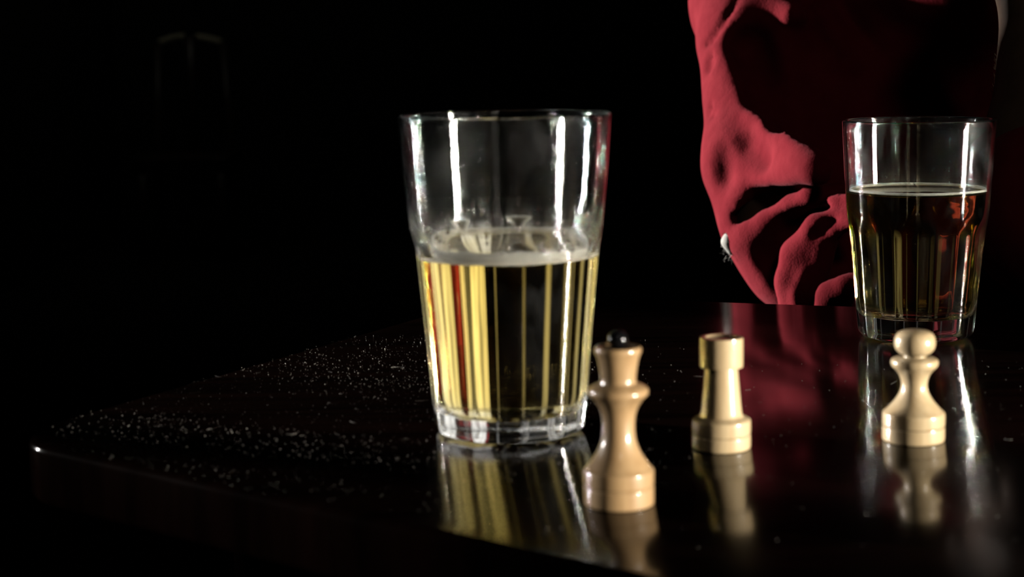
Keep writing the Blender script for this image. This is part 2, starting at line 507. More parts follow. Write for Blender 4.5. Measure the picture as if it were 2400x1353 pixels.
def window(name, x0, x1, y0, y1, z0, z1, blockers=()):
    t = 0.012
    w = struct(name, box_mesh(name, x0, x1, y0, y1, z0, z0 + t), M['frame'])
    link('window_frame', box_mesh('window_frame', x0, x1, y0, y1, z1 - t, z1), M['frame'], w)
    link('window_frame', box_mesh('window_frame', x0, x1, y0, y0 + t, z0 + t, z1 - t), M['frame'], w)
    link('window_frame', box_mesh('window_frame', x0, x1, y1 - t, y1, z0 + t, z1 - t), M['frame'], w)
    for p in blockers:  # bars added in the opening to shade the arm and the queen
        link('light_blocker', box_mesh('light_blocker', x0, x1, *p, z0 + t, z1 - t), M['frame'], w)

WR = (-0.46, 0.36, 0.55, 1.35)
WL = (1.670, 2.81, 0.86, 1.26)
wall_with_opening('wall_right', RX, RX + 0.2, *WR)
wall_with_opening('wall_left', LX - 0.2, LX, *WL)
window('window_1', RX + 0.05, RX + 0.10, *WR)
window('window_2', LX - 0.10, LX - 0.05, *WL, blockers=((1.748, 1.792), (2.185, 2.350)))

# ------------------------------------------------------------------ table
def rounded_outline(pts, radii, n=14):
    out = []
    m = len(pts)
    for i in range(m):
        p = Vector(pts[i]); a = Vector(pts[i - 1]); b = Vector(pts[(i + 1) % m])
        da, db = (a - p).normalized(), (b - p).normalized()
        ang = da.angle(db)
        r = radii[i]
        d = r / math.tan(ang / 2)
        c = p + (da + db).normalized() * (r / math.sin(ang / 2))
        s, e = p + da * d, p + db * d
        a0 = math.atan2(s.y - c.y, s.x - c.x); a1 = math.atan2(e.y - c.y, e.x - c.x)
        while a1 - a0 > math.pi: a1 -= 2 * math.pi
        while a1 - a0 < -math.pi: a1 += 2 * math.pi
        for k in range(n + 1):
            t = a0 + (a1 - a0) * k / n
            out.append((c.x + r * math.cos(t), c.y + r * math.sin(t)))
    return out

L1, L2 = on_plane(300, 938), on_plane(980, 743)
B1, B2 = on_plane(1420, 698), on_plane(2000, 717)
F1, F2 = on_plane(160, 1058), on_plane(1340, 1318)
def isect(p, q, r, s):
    p, q, r, s = [Vector((a.x, a.y)) for a in (p, q, r, s)]
    d1, d2 = q - p, s - r
    t = ((r.x - p.x) * d2.y - (r.y - p.y) * d2.x) / (d1.x * d2.y - d1.y * d2.x)
    return p + d1 * t
C_bl = isect(L1, L2, B1, B2)
C_fl = isect(L1, L2, F1, F2)
bd = (Vector((B2.x, B2.y)) - Vector((B1.x, B1.y))).normalized()
fd = (Vector((F2.x, F2.y)) - Vector((F1.x, F1.y))).normalized()
C_br = C_bl + bd * 1.25
C_fr = C_fl + fd * 0.80
C_r2 = Vector((C_br.x + 0.02, C_fr.y))
outline = [C_bl, C_fl, C_fr, C_r2, C_br]
table_root = empty('dining_table', (0.45, 0.75, 0))
tag(table_root, 'dark brown lacquered wooden table with a glossy dusty top and rounded corner', 'table')
TOFF = Vector((0.45, 0.75, 0))

def slab(name, poly, z0, z1, bev, seg=4):
    rings = []
    n = len(poly)
    area = sum(poly[i - 1][0] * poly[i][1] - poly[i][0] * poly[i - 1][1] for i in range(n))
    if area < 0: poly = poly[::-1]
    nrm = []
    for i in range(n):
        a, b = Vector(poly[i - 1]), Vector(poly[(i + 1) % n])
        t = (b - a).normalized(); nrm.append(Vector((-t.y, t.x)))
    prof = []
    for k in range(seg + 1):
        a = math.pi / 2 * k / seg
        prof.append((bev * (1 - math.sin(a)), z0 + bev * (1 - math.cos(a))))
    for k in range(seg + 1):
        a = math.pi / 2 * k / seg
        prof.append((bev * (1 - math.cos(a)), z1 - bev * (1 - math.sin(a))))
    v, f = [], []
    for ins, z in prof:
        for i in range(n):
            v.append((poly[i][0] + nrm[i].x * ins - TOFF.x, poly[i][1] + nrm[i].y * ins - TOFF.y, z))
    for r in range(len(prof) - 1):
        for i in range(n):
            j = (i + 1) % n
            f.append((r * n + i, r * n + j, (r + 1) * n + j, (r + 1) * n + i))
    f.append(tuple(reversed(range(n))))
    f.append(tuple((len(prof) - 1) * n + i for i in range(n)))
    me = pydata(name, v, f)
    me.set_sharp_from_angle(angle=math.radians(50))
    return me

OUT = rounded_outline(outline, [0.03, 0.045, 0.05, 0.05, 0.05])
link('tabletop', slab('tabletop', OUT, TZ - 0.030, TZ, 0.0045), M['table'], table_root)
cen = Vector((sum(p[0] for p in OUT) / len(OUT), sum(p[1] for p in OUT) / len(OUT)))
inner = [tuple(cen + (Vector(p) - cen) * 0.86) for p in rounded_outline(outline, [0.03] * 5, 3)]
link('apron', slab('apron', inner, TZ - 0.095, TZ - 0.0302, 0.002, 1), M['table'], table_root)
for p in outline:
    q = cen + (Vector(p) - cen) * 0.80
    me = lathe('leg', [(0.0, 0), (0.020, 0), (0.022, 0.02), (0.032, TZ - 0.11), (0.032, TZ - 0.0955), (0, TZ - 0.0955)], 20)
    link('leg', me, M['table'], table_root).location = (q.x - TOFF.x, q.y - TOFF.y, 0)

# ------------------------------------------------------------------ beer glasses
def lerp_tab(tab, z):
    if z <= tab[0][0]: return tab[0][1]
    for (z0, r0), (z1, r1) in zip(tab, tab[1:]):
        if z <= z1:
            return r0 + (r1 - r0) * (z - z0) / (z1 - z0)
    return tab[-1][1]

def sstep(a, b, x):
    t = min(1, max(0, (x - a) / (b - a)))
    return t * t * (3 - 2 * t)

def beer_glass(base, H, sil, zf, zl, ztop, rz, label, mat, foam, N=10, seed=1):
    """tapered tumbler with a plain rim and N flutes below ztop; zf = inside floor, zl = level of the beer"""
    root = empty('beer_glass', base, rz)
    tag(root, label, 'beer glass', 'half full beer tumblers on the table')
    S = N * 20
    ang = [2 * math.pi * i / S for i in range(S)]
    half = math.pi / N
    def r_out(z, a):
        r = lerp_tab(sil, z)
        d = (a + half) % (2 * half) - half
        k = sstep(ztop, ztop - 0.016, z)            # how deep the flutes have cut in
        ap = r * (1.022 - 0.062 * k)
        rr = ap / math.cos(d)
        rm = r * (1.0 + 0.004 * k)
        # soft minimum keeps the flute edges rounded
        h = 0.0006
        x = (rr - rm) / h
        if x > 30: return rm
        if x < -30: return rr
        return rm - h * math.log(1 + math.exp(-x))
    def r_in(z):
        t = 0.0026 + 0.0024 * sstep(ztop + 0.01, ztop - 0.02, z)
        r = lerp_tab(sil, z) * (1 - 0.02 * sstep(ztop, ztop - 0.016, z)) - t
        c = 0.009
        if z < zf + c:
            u = (zf + c - z) / c
            r -= c * (1 - math.sqrt(max(0, 1 - u * u)))
        return r
    v, f = [], []
    def ring(fn, z):
        k = len(v)
        for a in ang:
            r = fn(a)
            v.append((r * math.cos(a), r * math.sin(a), z))
        return k
    rows = []
    # foot: shallow hollow, contact ring, rounded heel
    r0 = lerp_tab(sil, 0.0)
    for rr, z in ((0.012, 0.0016), (r0 * 0.70, 0.0014), (r0 * 0.80, 0.0002), (r0 * 0.86, 0.0)):
        rows.append(ring(lambda a, rr=rr: rr, z))
    for k in range(1, 6):
        t = math.pi / 2 * k / 5
        z = 0.0045 * (1 - math.cos(t))
        rows.append(ring(lambda a, t=t, z=z: r_out(0.0045, a) - (r_out(0.0045, a) - r0 * 0.86) * (1 - math.sin(t)), z))
    z = 0.0045
    zs = []
    while z < H - 0.0016:
        z += 0.0008 if ztop - 0.022 < z < ztop + 0.004 else 0.004
        zs.append(min(z, H - 0.0012))
    for z in zs:
        rows.append(ring(lambda a, z=z: r_out(z, a), z))
    ro, ri = lerp_tab(sil, H), lerp_tab(sil, H) - 0.0026
    for k in range(1, 8):
        t = math.pi * k / 8
        rows.append(ring(lambda a, t=t: (ro + ri) / 2 + (ro - ri) / 2 * math.cos(t), H - 0.0012 + 0.0012 * math.sin(t)))
    z = H - 0.0012
    while z > zl:
        rows.append(ring(lambda a, z=z: r_in(z), z))
        z -= 0.004
    rows.append(ring(lambda a: r_in(zl), zl))
    k0 = len(v); v.append((0, 0, 0.0016))
    for i in range(S):
        f.append((k0, rows[0] + (i + 1) % S, rows[0] + i))
    for a, b in zip(rows, rows[1:]):
        for i in range(S):
            j = (i + 1) % S
            f.append((a + i, a + j, b + j, b + i))
    me = pydata('tumbler', v, f)
    link('tumbler', me, mat, root)
    # beer: its wall and floor are the glass interface, its top is open to the air
    v, f, top = [], [], []
    rows = []
    kc = len(v); v.append((0, 0, zf + 0.0004))
    for rr in (0.3, 0.6, 0.8):
        rows.append(ring(lambda a, rr=rr: r_in(zf) * rr, zf + 0.0002))
    z = zf
    while z < zl:
        rows.append(ring(lambda a, z=z: r_in(z), z))
        z += 0.0006 if z < zf + 0.009 else 0.003
    rows.append(ring(lambda a: r_in(zl), zl))
    for i in range(S):
        f.append((kc, rows[0] + (i + 1) % S, rows[0] + i)); top.append(0.0)
    for a, b in zip(rows, rows[1:]):
        for i in range(S):
            j = (i + 1) % S
            f.append((a + i, a + j, b + j, b + i)); top.append(0.0)
    R = r_in(zl)
    last = rows[-1]
    for rr, dz in ((0.985, -0.0008), (0.96, -0.0014), (0.92, -0.0017), (0.6, -0.0018), (0.25, -0.0018)):
        k = ring(lambda a, rr=rr: R * rr, zl + dz)
        for i in range(S):
            j = (i + 1) % S
            f.append((last + i, last + j, k + j, k + i)); top.append(1.0)
        last = k
    kc = len(v); v.append((0, 0, zl - 0.0018))
    for i in range(S):
        f.append((last + i, last + (i + 1) % S, kc)); top.append(1.0)
    me = pydata('beer', v, f)
    at_ = me.attributes.new('free_surface', 'FLOAT', 'FACE')
    at_.data.foreach_set('value', top)
    me.set_sharp_from_angle(angle=math.radians(60))
    link('beer', me, M['beer'], root)
    # ring of foam clinging to the wall at the surface
    rnd = random.Random(seed)
    v, f = [], []
    ph = [rnd.uniform(0, 6.28) for _ in range(6)]
    G = 10
    for i in range(S):
        a = ang[i]
        wob = sum(math.sin(a * k + ph[q]) for q, k in enumerate((2, 3, 5, 11, 17, 29))) / 6
        w = foam[0] * (1 + 0.5 * wob); h = foam[1] * (1 + 0.18 * wob)
        for k in range(G):
            t = 2 * math.pi * k / G
            rr = r_in(zl + h * 0.3) - 0.00015 - w / 2 + w / 2 * math.cos(t)
            zz = zl + h * 0.12 + h / 2 * math.sin(t)
            rr = min(rr, r_in(zz) - 0.0002)
            v.append((rr * math.cos(a), rr * math.sin(a), zz))
    for i in range(S):
        for k in range(G):
            j, l = (i + 1) % S, (k + 1) % G
            f.append((i * G + k, j * G + k, j * G + l, i * G + l))
    link('foam_ring', pydata('foam_ring', v, f), M['foam'], root)
    return root, r_in

# measured outlines (height, radius) in metres
sil1 = [(0.0, 0.0358), (0.004, 0.0363), (0.014, 0.0374), (0.032, 0.0388), (0.053, 0.0406), (0.069, 0.0421),
        (0.0815, 0.0432), (0.090, 0.0441), (0.0955, 0.0449), (0.102, 0.0457), (0.125, 0.0478), (0.1495, 0.0494)]
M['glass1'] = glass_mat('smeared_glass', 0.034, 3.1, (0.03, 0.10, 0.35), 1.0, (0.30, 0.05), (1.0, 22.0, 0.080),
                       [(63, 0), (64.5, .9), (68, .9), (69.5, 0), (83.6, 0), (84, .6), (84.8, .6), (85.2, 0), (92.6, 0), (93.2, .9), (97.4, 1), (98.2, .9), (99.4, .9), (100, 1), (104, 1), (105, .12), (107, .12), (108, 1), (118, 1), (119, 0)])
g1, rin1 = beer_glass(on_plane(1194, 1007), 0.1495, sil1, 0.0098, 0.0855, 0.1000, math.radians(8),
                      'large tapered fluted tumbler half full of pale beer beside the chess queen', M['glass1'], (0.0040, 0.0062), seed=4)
sil2 = [(0.0, 0.0345), (0.006, 0.0353), (0.016, 0.0363), (0.030, 0.0374), (0.050, 0.0392), (0.065, 0.0408),
        (0.072, 0.0417), (0.079, 0.0425), (0.090, 0.0432), (0.103, 0.0441), (0.1326, 0.0457)]
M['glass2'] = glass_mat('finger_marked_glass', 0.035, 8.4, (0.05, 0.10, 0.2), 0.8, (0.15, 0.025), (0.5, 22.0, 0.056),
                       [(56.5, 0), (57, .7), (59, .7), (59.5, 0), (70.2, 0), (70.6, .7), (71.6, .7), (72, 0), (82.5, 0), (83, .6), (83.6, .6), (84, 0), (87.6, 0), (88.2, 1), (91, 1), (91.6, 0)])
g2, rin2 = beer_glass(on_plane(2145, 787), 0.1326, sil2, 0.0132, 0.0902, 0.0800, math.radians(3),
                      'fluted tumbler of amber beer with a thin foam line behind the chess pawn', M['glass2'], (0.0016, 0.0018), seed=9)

# fan shapes added on the inner wall for foam refracted by the flute arches
def refraction_fan(root, r_in, zl, a0, half_b, half_t, h):
    v, f = [], []
    def q(a, z):
        r = r_in(z) - 0.0006
        return Vector((r * math.cos(a), r * math.sin(a), z))
    left, right = [], []
    for k in range(13):
        t = k / 12
        w = half_b + (half_t - half_b) * t ** 1.7
        left.append(q(a0 - w, zl + h * t)); right.append(q(a0 + w, zl + h * t))
    topl = [q(a0 - half_t + 2 * half_t * k / 8, zl + h * (1 + 0.05 * math.sin(math.pi * k / 8))) for k in range(9)]
    tube_verts(left + topl[1:-1] + right[::-1], 0.0009, 6, v, f)
    o = link('fan_outline', pydata('fan_outline', v, f), M['foam'], root)
    v = [p + Vector((0, 0, 0)) for p in left] + right
    n = len(left)
    f = [(i, i + 1, n + i + 1, n + i) for i in range(n - 1)]
    me = pydata('fan_fill', v, f)
    ob = link('fan_fill', me, M['film'], root)
    sol = ob.modifiers.new('thickness', 'SOLIDIFY'); sol.thickness = 0.0004
    return o
rz1 = math.radians(8)
for px, hb, ht, hh in ((1058, 0.035, 0.13, 0.0065), (1218, 0.035, 0.15, 0.0080)):
    s = (px - 1184) / 214.0
    a = math.pi / 2 - math.asin(s) - rz1
    refraction_fan(g1, rin1, 0.0868, a, hb, ht, hh)

def drops(root, r_in, zr, n, seed, rr, name='droplets'):
    rnd = random.Random(seed)
    bm = bmesh.new()
    for _ in range(n):
        a = rnd.uniform(0, 2 * math.pi); z = rnd.triangular(zr[0], zr[1], zr[0])
        r = rnd.uniform(*rr)
        R = r_in(z) - r * 0.55
        mtx = Matrix.Translation((R * math.cos(a), R * math.sin(a), z)) @ Matrix.Scale(1.5, 4, (0, 0, 1))
        bmesh.ops.create_icosphere(bm, subdivisions=2, radius=r, matrix=mtx)
    me = bpy.data.meshes.new(name); bm.to_mesh(me); bm.free(); smooth(me)
    o = link(name, me, M['water'], root); o['kind'] = 'stuff'
drops(g1, rin1, (0.0895, 0.108), 150, 5, (0.0004, 0.0011))
drops(g2, rin2, (0.096, 0.125), 30, 6, (0.0002, 0.0005))

# ------------------------------------------------------------------ chess pieces
def piece(name, label, loc, sc, segs, group=None):
    root = empty(name, loc)
    tag(root, label, 'chess piece')
    for pname, prof, mat in segs:
        prof = [(p[0] * sc, p[1] * sc, *p[2:]) for p in prof]
        link(pname, lathe(pname, fine(prof, 5), 80), mat, root)
    return root

BW, BT = M['boxwood'], M['boxwood_dark']
C = 1  # corner flag
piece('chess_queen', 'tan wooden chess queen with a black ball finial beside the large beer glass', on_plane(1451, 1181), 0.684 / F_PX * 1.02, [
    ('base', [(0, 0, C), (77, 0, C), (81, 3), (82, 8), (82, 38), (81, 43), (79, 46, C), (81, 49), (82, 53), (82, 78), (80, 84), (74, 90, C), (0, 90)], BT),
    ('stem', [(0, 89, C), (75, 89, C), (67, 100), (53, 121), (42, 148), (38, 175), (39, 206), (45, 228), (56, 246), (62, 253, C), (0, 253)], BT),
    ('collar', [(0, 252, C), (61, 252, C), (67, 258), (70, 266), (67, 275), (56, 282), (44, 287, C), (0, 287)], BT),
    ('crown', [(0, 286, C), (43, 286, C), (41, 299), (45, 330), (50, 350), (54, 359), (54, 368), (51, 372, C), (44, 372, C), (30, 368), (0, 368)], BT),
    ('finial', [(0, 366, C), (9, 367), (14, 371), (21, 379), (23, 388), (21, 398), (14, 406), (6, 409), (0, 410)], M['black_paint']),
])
piece('chess_rook', 'cream boxwood chess rook with a plain drum top between queen and pawn', on_plane(1690, 1050), 0.781 / F_PX * 1.02, [
    ('base', [(0, 0, C), (64, 0, C), (67, 2), (68.5, 7), (68.5, 28), (67.5, 32), (65.5, 34, C), (67.5, 36), (68.5, 40), (68.5, 64), (66, 69), (60, 73, C), (0, 73)], BW),
    ('tower', [(0, 72, C), (60, 72, C), (52, 76), (48.5, 84), (46, 104), (38, 192, C), (0, 192)], BW),
    ('drum', [(0, 191.5, C), (45, 191.5, C), (49, 193), (50.5, 197), (50.5, 254), (49, 258.5), (46, 260, C), (36, 260, C), (34, 256, C), (0, 255)], BW),
])
piece('chess_pawn', 'cream boxwood chess pawn with a round ball head in front of the far glass', on_plane(2140.5, 1032), 0.7995 / F_PX * 1.02, [
    ('base', [(0, 0, C), (66, 0, C), (69, 2), (70.5, 7), (70.5, 30), (69.5, 33), (67, 35, C), (69.5, 37), (70.5, 40), (70.5, 60), (69, 66), (65, 70, C), (0, 70)], BW),
    ('stem', [(0, 69, C), (66, 69, C), (55, 80), (42, 96), (33, 112), (29.5, 127), (31, 142), (37, 156), (47, 168, C), (0, 168)], BW),
    ('collar', [(0, 167, C), (46, 167, C), (51, 172), (53.5, 180), (52, 187), (46, 191), (36, 194, C), (0, 195)], BW),
    ('head', [(0, 193, C), (27, 193, C), (26, 197), (36, 203), (44, 213), (46.5, 226), (44, 240), (36, 250), (22, 255), (10, 256.5), (0, 257)], BW),
])

# ------------------------------------------------------------------ sculpting with distance fields
class Field:
    """smooth union of round cones, ellipsoids and rounded triangles on a grid, meshed by surface nets"""
    def __init__(self, lo, hi, h):
        self.h = h
        self.lo = np.array(lo, np.float32)
        self.n = np.ceil((np.array(hi) - self.lo) / h).astype(int) + 1
        self.g = np.full(self.n, 1.0, np.float32)
    def _win(self, lo, hi, m):
        a = np.maximum(np.floor((np.array(lo) - m - self.lo) / self.h).astype(int), 0)
        b = np.minimum(np.ceil((np.array(hi) + m - self.lo) / self.h).astype(int) + 1, self.n)
        if np.any(b <= a): return None
        ax = [self.lo[i] + self.h * np.arange(a[i], b[i], dtype=np.float32) for i in range(3)]
        X = np.stack(np.meshgrid(*ax, indexing='ij'), -1)
        return tuple(slice(a[i], b[i]) for i in range(3)), X
    def _put(self, sl, d, k, cut):
        o = self.g[sl]
        if cut:
            d = -d
            hh = np.maximum(k - np.abs(o - d), 0) / k if k > 0 else 0
            self.g[sl] = np.maximum(o, d) + hh * hh * k * 0.25
        else:
            hh = np.maximum(k - np.abs(o - d), 0) / k if k > 0 else 0
            self.g[sl] = np.minimum(o, d) - hh * hh * k * 0.25
    def cone(self, p, q, r1, r2, k=0.01, cut=False):
        p, q = np.array(p, np.float32), np.array(q, np.float32)
        m = max(r1, r2) + k + 4 * self.h
        w = self._win(np.minimum(p, q), np.maximum(p, q), m)
        if w is None: return
        sl, X = w
        ab = q - p
        t = np.clip(((X - p) @ ab) / max(float(ab @ ab), 1e-9), 0, 1)
        d = np.linalg.norm(X - p - t[..., None] * ab, axis=-1) - (r1 + (r2 - r1) * t)
        self._put(sl, d, k, cut)
    def chain(self, pts, rad, k=0.01, cut=False):
        for i in range(len(pts) - 1):
            self.cone(pts[i], pts[i + 1], rad[i], rad[i + 1], k, cut)
    def ell(self, c, r, R=None, k=0.01, cut=False):
        c, r = np.array(c, np.float32), np.array(r, np.float32)
        m = float(r.max())
        w = self._win(c - m, c + m, k + 4 * self.h)
        if w is None: return
        sl, X = w
        L = X - c
        if R is not None: L = L @ np.array(R, np.float32)      # columns of R are the local axes
        k0 = np.linalg.norm(L / r, axis=-1); k1 = np.linalg.norm(L / (r * r), axis=-1)
        d = k0 * (k0 - 1) / np.maximum(k1, 1e-6)
        self._put(sl, d, k, cut)
    def tri(self, a, b, c, r, k=0.01, cut=False):
        a, b, c = [np.array(x, np.float32) for x in (a, b, c)]
        w = self._win(np.minimum(np.minimum(a, b), c), np.maximum(np.maximum(a, b), c), r + k + 4 * self.h)
        if w is None: return
        sl, X = w
        n = np.cross(b - a, c - a); n /= np.linalg.norm(n)
        d = np.full(X.shape[:3], 9.0, np.float32)
        inside = np.ones(X.shape[:3], bool)
        for p, q in ((a, b), (b, c), (c, a)):
            e = q - p
            t = np.clip(((X - p) @ e) / float(e @ e), 0, 1)
            d = np.minimum(d, np.linalg.norm(X - p - t[..., None] * e, axis=-1))
            inside &= ((X - p) @ np.cross(n, e)) >= 0
        d = np.where(inside, np.abs((X - a) @ n), d) - r
        self._put(sl, d, k, cut)
    def hit(self, px, py, dig=0.0):
        # first point of the surface seen along the line of sight through a photo point
        d = ray(px, py)
        for i in range(2000):
            p = CAM_P + d * (1.1 + i * 0.0005)
            c = ((np.array(p) - self.lo) / self.h).astype(int)
            if np.all(c >= 0) and np.all(c < self.n) and self.g[tuple(c)] < 0:
                return p + d * dig
        return at(px, py, 1.5)
    def mesh(self, name, relax=2):
        g, n = self.g, self.n
        ins = g < 0
        s = [slice(None, -1), slice(1, None)]
        cnt = np.zeros(n - 1, np.int32); acc = np.zeros((*(n - 1), 3), np.float32)
        for ax in range(3):
            o1, o2 = [i for i in range(3) if i != ax]
            lo = [slice(None)] * 3; hi = [slice(None)] * 3
            lo[ax] = s[0]; hi[ax] = s[1]
            A, B = g[tuple(lo)], g[tuple(hi)]
            cr = (A < 0) != (B < 0)
            t = np.where(cr, A / np.where(cr, A - B, 1), 0)
            for i in (0, 1):
                for j in (0, 1):
                    w = [slice(None)] * 3
                    w[o1] = s[i]; w[o2] = s[j]
                    c_, t_ = cr[tuple(w)], t[tuple(w)]
                    cnt += c_
                    acc[..., ax] += np.where(c_, t_, 0)
                    acc[..., o1] += c_ * i
                    acc[..., o2] += c_ * j
        act = cnt > 0
        idx = np.full(n - 1, -1, np.int64)
        cells = np.argwhere(act)
        idx[act] = np.arange(len(cells))
        V = (cells + acc[act] / cnt[act][:, None]) * self.h + self.lo
        F = []
        for ax in range(3):
            o1, o2 = (ax + 1) % 3, (ax + 2) % 3
            lo = [slice(None)] * 3; hi = [slice(None)] * 3
            lo[ax] = s[0]; hi[ax] = s[1]
            A, B = ins[tuple(lo)], ins[tuple(hi)]
            e = np.argwhere(A != B)
            e = e[(e[:, o1] > 0) & (e[:, o2] > 0) & (e[:, o1] < n[o1] - 1) & (e[:, o2] < n[o2] - 1)]
            fl = A[tuple(e.T)]
            q = []
            for d1_, d2_ in ((0, 0), (1, 0), (1, 1), (0, 1)):
                c = e.copy(); c[:, o1] -= d1_; c[:, o2] -= d2_
                q.append(idx[tuple(c.T)])
            q = np.stack(q, 1)
            q = np.where(fl[:, None], q[:, ::-1], q)
            F.append(q[:, ::-1])
        F = np.concatenate(F)
        F = F[(F >= 0).all(1)]
        for _ in range(relax):
            S = np.zeros_like(V); N = np.zeros(len(V))
            for i in range(4):
                np.add.at(S, F[:, i], V[F[:, (i + 1) % 4]]); np.add.at(N, F[:, i], 1)
                np.add.at(S, F[:, i], V[F[:, i - 1]]); np.add.at(N, F[:, i], 1)
            V = 0.5 * V + 0.5 * S / np.maximum(N, 1)[:, None]
        me = bpy.data.meshes.new(name)
        me.vertices.add(len(V)); me.vertices.foreach_set('co', V.astype(np.float32).ravel())
        me.loops.add(F.size); me.loops.foreach_set('vertex_index', F.astype(np.int32).ravel())
        me.polygons.add(len(F)); me.polygons.foreach_set('loop_start', np.arange(0, F.size, 4, dtype=np.int32))
        me.update(calc_edges=True); me.validate()
        smooth(me)
        return me

# ------------------------------------------------------------------ the person
R_SH, R_EL = at(1802, 0, 1.585), at(1814, 520, 1.44)
R_WR, R_HD = Vector((0.405, 1.45, 0.705)), Vector((0.47, 1.45, 0.690))
L_SH, L_EL = Vector((0.535, 1.46, 0.965)), Vector((0.366, 1.165, 0.812))
L_WR = Vector((0.378, 1.245, 0.940))
HIP = Vector((0.42, 1.78, 0.54)); CHEST = Vector((0.40, 1.66, 0.84))
NECK = Vector((0.400, 1.56, 1.005)); HEAD = Vector((0.425, 1.435, 1.105))

fwd = Vector((-0.22, -0.93, -0.30)).normalized()
side = fwd.cross(Vector((0, 0, 1))).normalized()      # his right, seen from inside
upv = side.cross(fwd)
HR = np.array([[side.x, fwd.x, upv.x], [side.y, fwd.y, upv.y], [side.z, fwd.z, upv.z]])
def hp(s, f_, u): return HEAD + side * s + fwd * f_ + upv * u

B = Field((0.10, 1.10, 0.50), (0.72, 1.95, 1.27), 0.0042)
# trunk
B.chain([HIP, CHEST, NECK], [0.13, 0.13, 0.06], 0.06)
B.cone(R_SH, L_SH, 0.042, 0.055, 0.06)
B.cone(NECK, hp(0, -0.02, -0.04), 0.055, 0.052, 0.03)
# head
B.ell(hp(0, -0.012, 0.020), (0.074, 0.096, 0.098), HR, 0.02)
B.ell(hp(0, 0.030, -0.045), (0.054, 0.058, 0.070), HR, 0.03)
B.ell(hp(0, 0.062, -0.098), (0.026, 0.024, 0.020), HR, 0.02)
B.cone(hp(-0.045, 0.02, -0.085), hp(0, 0.066, -0.102), 0.016, 0.016, 0.015)
B.cone(hp(0.045, 0.02, -0.085), hp(0, 0.066, -0.102), 0.016, 0.016, 0.015)
B.cone(hp(0, 0.086, 0.010), hp(0, 0.106, -0.030), 0.009, 0.013, 0.012)
B.cone(hp(-0.013, 0.094, -0.033), hp(0.013, 0.094, -0.033), 0.008, 0.008, 0.008)
B.cone(hp(-0.040, 0.074, 0.026), hp(0.040, 0.074, 0.026), 0.010, 0.010, 0.012)
for s in (-1, 1):
    B.ell(hp(s * 0.031, 0.094, 0.008), (0.016, 0.012, 0.009), HR, 0.008, True)
    B.ell(hp(s * 0.076, -0.005, 0.002), (0.008, 0.018, 0.031), HR, 0.006)
B.cone(hp(-0.022, 0.083, -0.062), hp(0.022, 0.083, -0.062), 0.0065, 0.0065, 0.006)
B.cone(hp(-0.019, 0.082, -0.073), hp(0.019, 0.082, -0.073), 0.007, 0.007, 0.006)
# arms
B.chain([R_SH, R_EL, R_WR], [0.042, 0.029, 0.027], 0.02)
B.chain([L_SH, L_EL], [0.050, 0.040], 0.02)
B.chain([L_EL, L_EL.lerp(L_WR, 0.35), L_WR], [0.038, 0.0425, 0.031], 0.02)
def simple_hand(Fd, wr, pd, across, pn, bends, lens=(0.070, 0.080, 0.076, 0.060)):
    pd, across, pn = pd.normalized(), across.normalized(), pn.normalized()
    k0 = wr + pd * 0.080
    for u in (-0.027, -0.009, 0.009, 0.027):
        Fd.cone(wr + across * u * 0.6, k0 + across * u, 0.017, 0.0125, 0.012)
    for u, ln in zip((-0.030, -0.010, 0.010, 0.030), lens):
        p, ang = k0 + across * u, 0.0
        for j, fr in enumerate((0.45, 0.31, 0.24)):
            ang += bends[j]
            d = pd * math.cos(ang) + pn * math.sin(ang)
            q = p + d * ln * fr
            Fd.cone(p, q, 0.0096 - 0.0009 * j, 0.0090 - 0.0009 * j, 0.002)
            p = q
    t0 = wr + pd * 0.020 - across * 0.024
    t1 = t0 + (pd * 0.65 - across * 0.55 + pn * 0.5).normalized() * 0.040
    t2 = t1 + (pd * 0.85 - across * 0.05 + pn * 0.5).normalized() * 0.030
    Fd.chain([t0, t1, t2], [0.015, 0.0115, 0.0095], 0.005)

# left hand: loose fist under the chin; right hand: resting in the lap
simple_hand(B, L_WR, Vector((-0.30, 0.42, 0.62)), Vector((0.35, 0.9, 0.05)), Vector((0.75, -0.10, 0.55)), (1.1, 1.2, 0.9))
simple_hand(B, R_WR, R_HD - R_WR, Vector((0.1, 1, 0)), Vector((0, 0, -1)), (0.35, 0.45, 0.35))
body = link('person', B.mesh('person', 2), M['skin'])
tag(body, 'seated person in a red sweatshirt leaning forward with chin on one hand', 'person')

# ------------------------------------------------------------------ red sweatshirt
S = Field((0.06, 1.10, 0.50), (0.74, 1.98, 1.11), 0.0034)
S.chain([HIP + Vector((0, 0, -0.02)), CHEST, NECK + Vector((0, 0.02, -0.03))], [0.155, 0.155, 0.085], 0.07)
S.cone(R_SH, NECK, 0.072, 0.070, 0.05)
S.cone(L_SH, NECK, 0.072, 0.070, 0.05)
# right sleeve (upper arm, elbow, forearm)
S.chain([R_SH, at(1770, 100, 1.54), at(1777, 210, 1.51), at(1762, 380, 1.465), R_EL], [0.052, 0.046, 0.043, 0.038, 0.034], 0.02)
S.tri(at(1810, 40, 1.575), at(1785, 330, 1.49), at(2150, 200, 1.52), 0.030, 0.03)
S.tri(at(1785, 330, 1.49), at(2150, 200, 1.52), at(2010, 520, 1.46), 0.030, 0.03)
S.chain([R_EL, at(1880, 600, 1.435), at(2060, 690, 1.43), R_WR], [0.034, 0.042, 0.045, 0.040], 0.03)
S.tri(at(1800, 520, 1.45), at(2000, 500, 1.45), at(1950, 660, 1.44), 0.026, 0.03)
